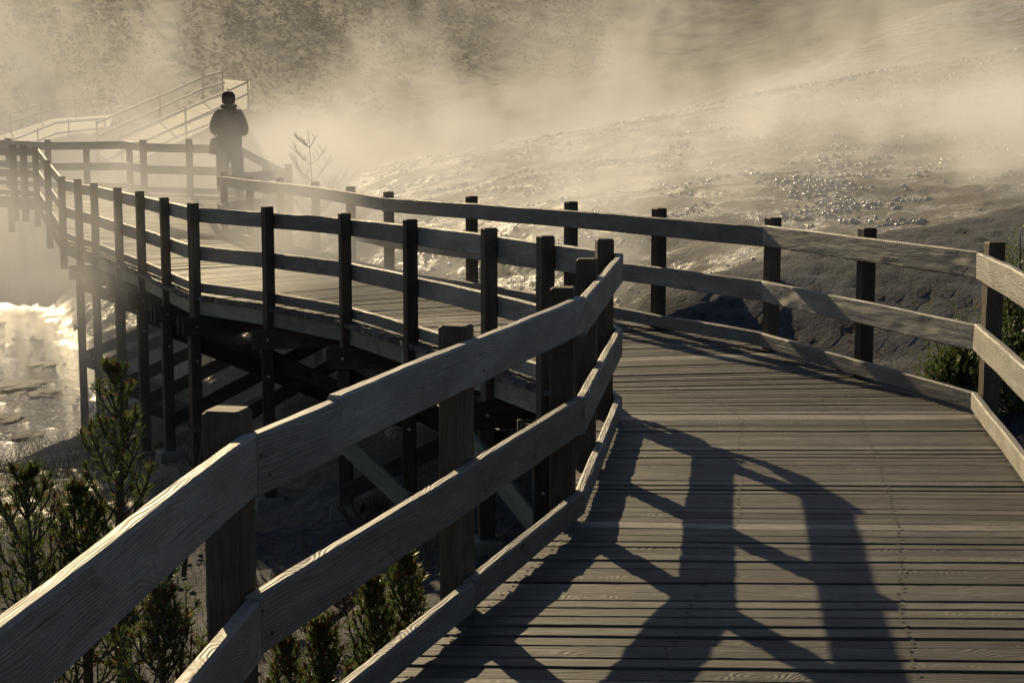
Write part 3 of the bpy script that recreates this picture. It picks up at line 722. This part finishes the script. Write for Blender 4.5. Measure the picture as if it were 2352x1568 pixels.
# ------------------------------------------------------------------ plants
def needles(mb, p, d, ln, n, rng, tone_p=.06, w=.003, r0=.0, full=1.0):
    """a tuft of needles along a twig p->p+d"""
    ax = d.normalized(); s = ax.cross(V((.3, .5, .8))).normalized(); u = s.cross(ax)
    for _ in range(n):
        f = rng.random(); q = p + d*f; a = rng.uniform(0, 6.283); sp = rng.uniform(.45, 1.0)*full
        dr = (ax*rng.uniform(.55, 1.0) + (s*math.cos(a) + u*math.sin(a))*sp).normalized()
        l = ln*rng.uniform(.7, 1.15); sw = dr.cross(V((rng.uniform(-1, 1), rng.uniform(-1, 1), rng.uniform(-1, 1)))).normalized()*w
        t = rng.uniform(.82, 1) if rng.random() < tone_p else rng.uniform(0, .7)
        mid = q + dr*l*.5 + V((0, 0, -.03*l))
        mb.add([q - sw*.6, q + sw*.6, mid + sw, q + dr*l + V((0, 0, .05*l)), mid - sw], [[0, 1, 2, 3, 4]], [[(0, 0)]*5], t)
def pine(name, label, base, h, spread, seed, dens=1.0, lean=(0, 0), nl=.062, group="young pines below the boardwalk", whorls=9):
    rng = random.Random(seed); root = empty(name, base, label, "pine tree", group)
    tm, fm, cm, bmb = MB(), MB(), MB(), MB()
    top = base + V((lean[0], lean[1], h))
    tp = [base + (top-base)*f + V((math.sin(f*5+seed)*.02, math.cos(f*4+seed)*.02, 0)) for f in (0, .2, .4, .6, .8, 1)]
    tube(tm, tp, [h*.018+.008, h*.015+.007, h*.012+.006, h*.009+.005, .007, .004], 7)
    def branch(p, dr, ln, lev):
        n = 4; pts = [p]; d = dr.copy()
        for k in range(n):
            d = (d + V((0, 0, .16 + .10*k)) + V((rng.uniform(-.12, .12), rng.uniform(-.12, .12), rng.uniform(-.05, .1)))).normalized()
            pts.append(pts[-1] + d*ln/n)
        tube(bmb, pts, [.008*(ln/.5)**.5*(1-k/5)+.002 for k in range(n+1)], 5)
        s0 = 1 if ln > .3 else 0
        for k in range(s0, n):
            needles(fm, pts[k], pts[k+1]-pts[k], nl, int(12*dens*(ln/n/.09)*(1.5 if k == n-1 else 1)), rng)
            if lev < 1 and k >= 1:
                for sg in (-1, 1):
                    if rng.random() < .42:
                        sd2 = d.cross(V((0, 0, 1))).normalized()*sg
                        branch(pts[k], (d*.7 + sd2*.8 + V((0, 0, .1))).normalized(), ln*rng.uniform(.35, .55), lev+1)
        tip = pts[-1]; needles(fm, tip - d*.02, d*.03, nl*.8, int(16*dens), rng, .15)
        if rng.random() < .6: tube(fm, [tip, tip+d*.018, tip+d*.036], [.006, .007, .002], 5, .95)
    for w in range(whorls):
        f = .12 + .84*(w/(whorls-1))**.9; p = base + (top-base)*f; ln = spread*(1-f)**.75*rng.uniform(.75, 1.2) + .05
        nb = 4; a0 = rng.uniform(0, 6.28)
        for k in range(nb):
            a = a0 + k*6.283/nb + rng.uniform(-.3, .3); el = .15 + .75*f
            branch(p, V((math.cos(a), math.sin(a), el)).normalized(), ln, 0)
        if w > 2: needles(fm, p - (top-base).normalized()*h/whorls*.9, (top-base).normalized()*h/whorls*.9, nl, int(20*dens), rng)
    needles(fm, top - V((0, 0, .08)), V((0, 0, .08)), nl*.8, 50, rng, .2)
    for k in range(5):
        a = k*1.256; q = top + V((math.cos(a)*.014, math.sin(a)*.014, 0)); tube(fm, [q, q+V((math.cos(a)*.008, math.sin(a)*.008, .03)), q+V((0, 0, .045))], [.007, .007, .002], 5, .95)
    tm.build("trunk", M['bark'], root); bmb.build("branch", M['bark'], root)
    fm.build("foliage", M['needles'], root)
    return root
def pine_px(label, x, ytop, s, spread, seed, **kw):
    p = P(x, ytop, s); g = ground(p.x, p.y) - .1
    return pine("pine_tree", label, V((p.x, p.y, g)), p.z - g, spread, seed, **kw)
pine_px("tallest young pine, its spire in front of the misty trestle legs", 265, 853, 450, .58, 3, dens=.8, whorls=9)
pine_px("young pine near the left edge with two upright leaders", 58, 1098, 470, .52, 11, dens=.8, whorls=8)
pine_px("small pine low in front of the tall spire's foot", 178, 1130, 455, .42, 13, dens=.8)
pine_px("pine in the gap under the top rail, left of the nearest post", 372, 1380, 560, .40, 19, dens=.5)
pine_px("small upright pine between middle rail and kick board, rightmost of the lower shrubs", 930, 1288, 480, .19, 29, dens=.5, nl=.06)
pine_px("small pine between the rails, tip leaning right below the middle rail", 855, 1350, 500, .2, 31, dens=.5, nl=.06)
pine_px("pine shrub at the bottom edge between middle rail and kick board", 740, 1450, 560, .24, 37, dens=.5, nl=.06)
pine_px("pine shrub tucked under the nearest post's foot", 655, 1490, 590, .22, 41, dens=.45)
# junipers beyond the right railing
def bush(label, c, rx, rz, seed, n=9000):
    rng = random.Random(seed); root = empty("juniper_bush", c, label, "bush", "dark green bushes behind the right railing"); fm, tm = MB(), MB()
    for k in range(60):
        a, e = rng.uniform(0, 6.28), rng.uniform(.1, 1.5); r = rng.uniform(.5, 1)
        tip = c + V((math.cos(a)*math.cos(e)*rx*r, math.sin(a)*math.cos(e)*rx*r, math.sin(e)*rz*r + .05))
        mid = c.lerp(tip, .5) + V((0, 0, .05)); tube(tm, [c, mid, tip], [.012, .008, .003], 5)
        for q in range(n // 60 // 9):
            f = rng.uniform(.35, 1); p = c.lerp(tip, f) + V((rng.gauss(0, .06), rng.gauss(0, .06), rng.gauss(0, .05)))
            needles(fm, p, V((rng.uniform(-.3, .3), rng.uniform(-.3, .3), 1)).normalized()*.06, .028, 9, rng, .02, .0035)
    tm.build("branch", M['bark'], root); fm.build("foliage", M['needles'], root); return root
p = P(2205, 930, 362); bush("round dark green bush behind the right railing, left of the corner post", V((p.x, p.y, ground(p.x, p.y)-.05)), .28, .62, 1, 12000)
p = P(2345, 980, 372); bush("taller dark green bush at the right edge beyond the corner post", V((p.x, p.y, ground(p.x, p.y)-.05)), .42, 1.15, 2, 16000)
# bare trees and fallen branches
def bare(name, label, base, h, seed, spread=.35, mat='deadwood', lean=(0, 0), cat="bare tree", r=.013):
    rng = random.Random(seed); root = empty(name, base, label, cat); tm, bm_ = MB(), MB()
    top = base + V((lean[0], lean[1], h)); ks = 9
    tp = [base.lerp(top, k/ks) + V((rng.uniform(-.012, .012), rng.uniform(-.012, .012), 0)) for k in range(ks+1)]
    tube(tm, tp, [r*(1-k/ks)+.003 for k in range(ks+1)], 6); tm.build("trunk", M[mat], root)
    def br(p, d, ln, lev, rr):
        pts = [p]; dd = d.copy()
        for k in range(4):
            dd = (dd + V((rng.uniform(-.2, .2), rng.uniform(-.2, .2), .14))).normalized(); pts.append(pts[-1] + dd*ln/4)
        tube(bm_, pts, [rr*(1-k/5) for k in range(5)], 4)
        if lev < 2:
            for k in range(1, 4):
                for sg in (-1, 1):
                    if rng.random() < .8: br(pts[k], (dd*.8 + dd.cross(V((0, 0, 1))).normalized()*sg*.7 + V((rng.uniform(-.3, .3), rng.uniform(-.3, .3), rng.uniform(-.1, .3)))).normalized(), ln*rng.uniform(.3, .5), lev+1, rr*.6)
    for k in range(2, ks+1):
        nb = 3 if k < ks else 2; f = k/ks
        for q in range(nb):
            a = rng.uniform(0, 6.28); br(tp[k] if k < ks else tp[k-1], V((math.cos(a), math.sin(a)*.6, .45)).normalized(), spread*(1.1-f)+.06, 0, r*.38)
    bm_.build("branch", M[mat], root); return root
p = P(742, 600, 168); pt = P(711, 300, 168)
bare("dead_tree", "small leafless tree standing in steam behind the right railing", V((p.x, p.y, p.z-.3)), pt.z - p.z + .3, 4, .95, lean=(pt.x-p.x, 0))
p = P(418, 1110, 440); bare("dead_branch", "forked bare twig beside the foot of the nearest post's top", V((p.x, p.y, p.z-.5)), .85, 8, .16, 'bark', (.14, 0), "twig", .012)
for (x, y, s, sd_, lab) in ((800, 1190, 300, 21, "gnarled dead branch on the gravel between the rails"), (560, 1320, 400, 22, "bare tangled branch under the nearest post"), (700, 1500, 430, 25, "dead branch among the pine shrubs at the bottom edge")):
    p = P(x, y, s); bare("dead_branch", lab, V((p.x, p.y, ground(p.x, p.y)-.02)), .32, sd_, .32, 'bark', (.25, .1), "dead branch", .018)
# dry grass
gmb = MB(); rng = random.Random(5)
def grass(x0, x1, y0, y1, n, hmin, hmax, cl=.3):
    for _ in range(n):
        cx, cyy = rng.uniform(x0, x1), rng.uniform(y0, y1)
        z = ground(cx, cyy) - .03
        for k in range(rng.randint(4, 12)):
            x, y = cx + rng.gauss(0, .07), cyy + rng.gauss(0, .07); h = rng.uniform(hmin, hmax); a, l = rng.uniform(0, 6.28), rng.uniform(0, .5)*h
            w = .0022; q = V((x, y, z)); t = q + V((math.cos(a)*l, math.sin(a)*l, h)); md = q.lerp(t, .5) + V((0, 0, h*.1)); s = V((-math.sin(a), math.cos(a), 0))*w
            gmb.add([q-s, q+s, md+s*.8, t, md-s*.8], [[0, 1, 2, 3, 4]], [[(0, 0)]*5], .5)
grass(-9, -3.5, 11, 21, 900, .08, .26); grass(-3.5, 0, 7.5, 12.5, 220, .05, .16); grass(2.0, 6.5, 10.5, 14.5, 70, .04, .12); grass(-5, 0, 4, 8, 250, .08, .22); grass(-1.2, .8, 10, 14, 130, .05, .2)
tag(gmb.build("dry_grass", M['straw']), kind="stuff")

# loose stones on the bank
rmb = MB(); rng = random.Random(9)
def stone(c, r):
    vs = []; bm2 = bmesh.new(); bmesh.ops.create_icosphere(bm2, subdivisions=1, radius=1)
    sx, sy, sz = r*rng.uniform(.8, 1.3), r*rng.uniform(.8, 1.3), r*rng.uniform(.5, .9)
    vs = [c + V((v.co.x*sx*(1+rng.uniform(-.2, .2)), v.co.y*sy*(1+rng.uniform(-.2, .2)), v.co.z*sz)) for v in bm2.verts]
    fs = [[v.index for v in f.verts] for f in bm2.faces]; bm2.free(); rmb.add(vs, fs, None, rng.random())
for _ in range(900):
    x, y = rng.uniform(-3.4, .4), rng.uniform(7, 13.5); stone(V((x, y, ground(x, y)+.0)), rng.uniform(.006, .026))
M['stone'] = flat("grey_stones", (.085, .083, .082), .9, 0, 30, .5, .004, .15)
tag(rmb.build("gravel", M['stone']), kind="stuff")

# wet crust nodules over the terraces, added to give sun glints: too many to count
M['crust'] = flat("wet_travertine_crust", (.30, .275, .225), .14, 0, 9, .3, .004, .8)
ico = bmesh.new(); bmesh.ops.create_icosphere(ico, subdivisions=2, radius=1); IV = [v.co.copy() for v in ico.verts]; IF = [[v.index for v in f.verts] for f in ico.faces]; ico.free()
cmb = MB(); rng = random.Random(21); cnt = 0
for _ in range(60000):
    if cnt >= 6500: break
    y = 14.5 * (46/14.5) ** rng.random(); x = rng.uniform(-.20, .42) * y + (1.5 if y < 20 else 0)
    if y < np.interp(x, cx_, cy_) + .5 or (x < -1.2 and y < 24) or x < -.15*y - .5: continue
    m1 = noise.fractal(Vector((x*.95, y*.6, 31)), 1, 2, 3) + .5*noise.noise(Vector((x*2.1, y*1.3, 5)))
    if m1 < rng.uniform(.02, .5): continue
    r = rng.uniform(.012, .036) * (.6 + y*.022); c = V((x, y, ground(x, y) + r*.1)); cnt += 1
    sx, sy, sz = rng.uniform(.7, 1.5), rng.uniform(.7, 1.3), rng.uniform(.6, 1.3); q = rng.uniform(0, 6.28); cq, sq = math.cos(q), math.sin(q); off = rng.uniform(0, 50)
    vs = []
    for v in IV:
        k = r*(1 + .35*noise.noise(v*1.7 + V((off, 0, 0)))); a_, b_ = v.x*sx, v.y*sy
        vs.append((c.x + (a_*cq - b_*sq)*k, c.y + (a_*sq + b_*cq)*k, c.z + v.z*sz*k))
    cmb.add(vs, IF, [[(0, 0)]*3]*len(IF), .5)
tag(cmb.build("terrace_glint_crust", M['crust'], None, True), kind="stuff")

# rocks in the water
RK = [(38, 892, .34, "largest dark rock shelf in the glinting water, second from the left edge"), (105, 905, .20, "flat dark rock just right of the largest one in the water"),
      (5, 960, .24, "low dark rock cut by the left edge of the picture"), (62, 1003, .17, "small rock nearest to the pines in the glinting water"), (96, 838, .17, "farthest small dark rock in the water, highest in the picture")]
for i, (x, y, r, lab) in enumerate(RK):
    p = D(x, y, WZ); bm2 = bmesh.new(); bmesh.ops.create_icosphere(bm2, subdivisions=4, radius=1)
    me = bpy.data.meshes.new("rock")
    for v in bm2.verts:
        k = 1 + .55*noise.noise(v.co*1.4 + V((i*7, 0, 0))) + .25*noise.noise(v.co*4); v.co = V((v.co.x*r*k*1.5, v.co.y*r*k*2.2, v.co.z*r*.22*k))
    bm2.to_mesh(me); bm2.free(); me.materials.append(M['wetrock']); o = bpy.data.objects.new("rock", me); COL.objects.link(o); o.location = p
    tag(o, lab, "rock", "dark rocks in the run-off water")

# far wood as one mass
fmb = MB(); rng = random.Random(12)
for _ in range(800):
    y = rng.uniform(92, 300); x = rng.uniform(-1, 1)*(10 + .42*y); z = ground(x, y); h = rng.uniform(5, 10)*(.7 + y/500); r = h*.19
    if x > 8 and y < 130: continue
    for k in range(240):
        f = rng.random()**1.3; a = rng.uniform(0, 6.28); q = r*(1-f)*rng.uniform(.3, 1.1) + .1; c = V((x+math.cos(a)*q, y+math.sin(a)*q, z + h*f)); e = .032*h*rng.uniform(.5, 1.2)
        fmb.add([c + V((rng.uniform(-e, e), rng.uniform(-e, e), rng.uniform(-e, e)*.7)) for _ in range(3)], [[0, 1, 2]], [[(0, 0)]*3], .5)
tag(fmb.build("far_wood", M['forest']), kind="stuff")

# ------------------------------------------------------------------ steam: one body of vapour with a density grid filled by procedural noise
LO, HI, CELL = (-30.0, 13.6, -4.5), (26.0, 84.0, 18.0), (.27, .36, .22)
so_ = MB(); x0, y0, z0 = LO; x1, y1, z1 = HI
so_.add([(x0, y0, z0), (x1, y0, z0), (x1, y1, z0), (x0, y1, z0), (x0, y0, z1), (x1, y0, z1), (x1, y1, z1), (x0, y1, z1)],
        [[0, 3, 2, 1], [4, 5, 6, 7], [0, 1, 5, 4], [1, 2, 6, 5], [2, 3, 7, 6], [3, 0, 4, 7]])
m = bpy.data.materials.new("steam"); m.use_nodes = True; n = m.node_tree; n.nodes.remove(n.nodes["Principled BSDF"])
pv = N(n, "ShaderNodeVolumePrincipled"); pv.inputs["Color"].default_value = (.985, .975, .96, 1); pv.inputs["Anisotropy"].default_value = .14
pv.inputs["Density"].default_value = 1.0
n.links.new(pv.outputs[0], n.nodes["Material Output"].inputs["Volume"])
m.cycles.volume_step_rate = 2.6
steam = so_.build("steam", m); tag(steam, kind="stuff")
g = bpy.data.node_groups.new("steam_density", "GeometryNodeTree")
g.interface.new_socket("Geometry", in_out='INPUT', socket_type='NodeSocketGeometry'); g.interface.new_socket("Geometry", in_out='OUTPUT', socket_type='NodeSocketGeometry')
gi, gout = N(g, "NodeGroupInput"), N(g, "NodeGroupOutput")
vc = N(g, "GeometryNodeVolumeCube"); vc.inputs["Min"].default_value = LO; vc.inputs["Max"].default_value = HI
for k, a in enumerate("XYZ"): vc.inputs["Resolution " + a].default_value = int((HI[k]-LO[k]) / CELL[k])
pos = N(g, "GeometryNodeInputPosition").outputs[0]
big = noise_(g, scalev(g, pos, (.19, .11, .13)), 1.0, 1.0, .5, 1.0)
med = noise_(g, scalev(g, pos, (.62, .36, .46)), 1.0, 6.0, .64, 1.8)
f = math_(g, 'ADD', math_(g, 'MULTIPLY', big, .5), math_(g, 'MULTIPLY', med, .5))
f = mapr(g, f, .47, .60, 0, 1, True)
# (centre, radii, density)
BLOBS = [
    ((-6.2, 18.0, .0), (3.2, 3.2, 1.5), .50, .22),         # veil before the left end of the trestle
    ((-9.4, 21.5, .1), (4.2, 4.5, 1.6), .36, .22),
    ((-12, 40, -1.2), (8, 6, 1.9), .26, .30),
    ((-3.6, 21.5, -1.6), (3.4, 5, 1.3), .20, .4),          # behind the trestle legs
    ((-3.5, 33, .8), (9, 5, 1.7), .22, .12),                # behind the landing
    ((-11, 41, 2.2), (7, 5, 2.8), .18, .18),
    ((0, 25, .3), (8, 6, 1.5), .42, .06), ((6.5, 24.5, 1.2), (9, 7, 1.6), .50, .07), ((3.5, 18.6, .7), (8, 3.6, 1.1), .50, .06), # hugging the wet terraces
    ((2, 33, 1.0), (9, 6, 1.8), .20, .05), ((1.6, 16.4, .2), (5.0, 2.3, .9), .70, .10),
    ((-3.5, 44, 2.6), (3.0, 6, 5.2), .14, 0), ((3.0, 44, 3), (4, 7, 4.6), .11, 0), ((-8.5, 47, 5), (3, 5, 3.5), .12, 0), ((10, 44, 3.6), (6, 8, 2.6), .09, .02),
    ((-14, 44, 3.8), (2.6, 6, 6), .15, 0),
    ((0, 66, 6), (44, 18, 12), .008, .28),
]
tot = None
for (c, r, w, fl) in BLOBS:
    v = N(g, "ShaderNodeVectorMath", operation='SUBTRACT'); g.links.new(pos, v.inputs[0]); v.inputs[1].default_value = c
    v2 = N(g, "ShaderNodeVectorMath", operation='MULTIPLY'); g.links.new(v.outputs[0], v2.inputs[0]); v2.inputs[1].default_value = tuple(1/q for q in r)
    ln = N(g, "ShaderNodeVectorMath", operation='LENGTH'); g.links.new(v2.outputs[0], ln.inputs[0])
    b_ = math_(g, 'MULTIPLY', mapr(g, ln.outputs["Value"], 0, 1.25, w, 0, True), math_(g, 'MULTIPLY_ADD', f, 1.3, fl))
    tot = b_ if tot is None else math_(g, 'ADD', tot, b_)
d = tot
d = math_(g, 'ADD', d, .0004)
g.links.new(d, vc.inputs["Density"])
sm = N(g, "GeometryNodeSetMaterial"); sm.inputs["Material"].default_value = m
g.links.new(vc.outputs[0], sm.inputs[0]); g.links.new(sm.outputs[0], gout.inputs[0])
md = steam.modifiers.new("density", 'NODES'); md.node_group = g
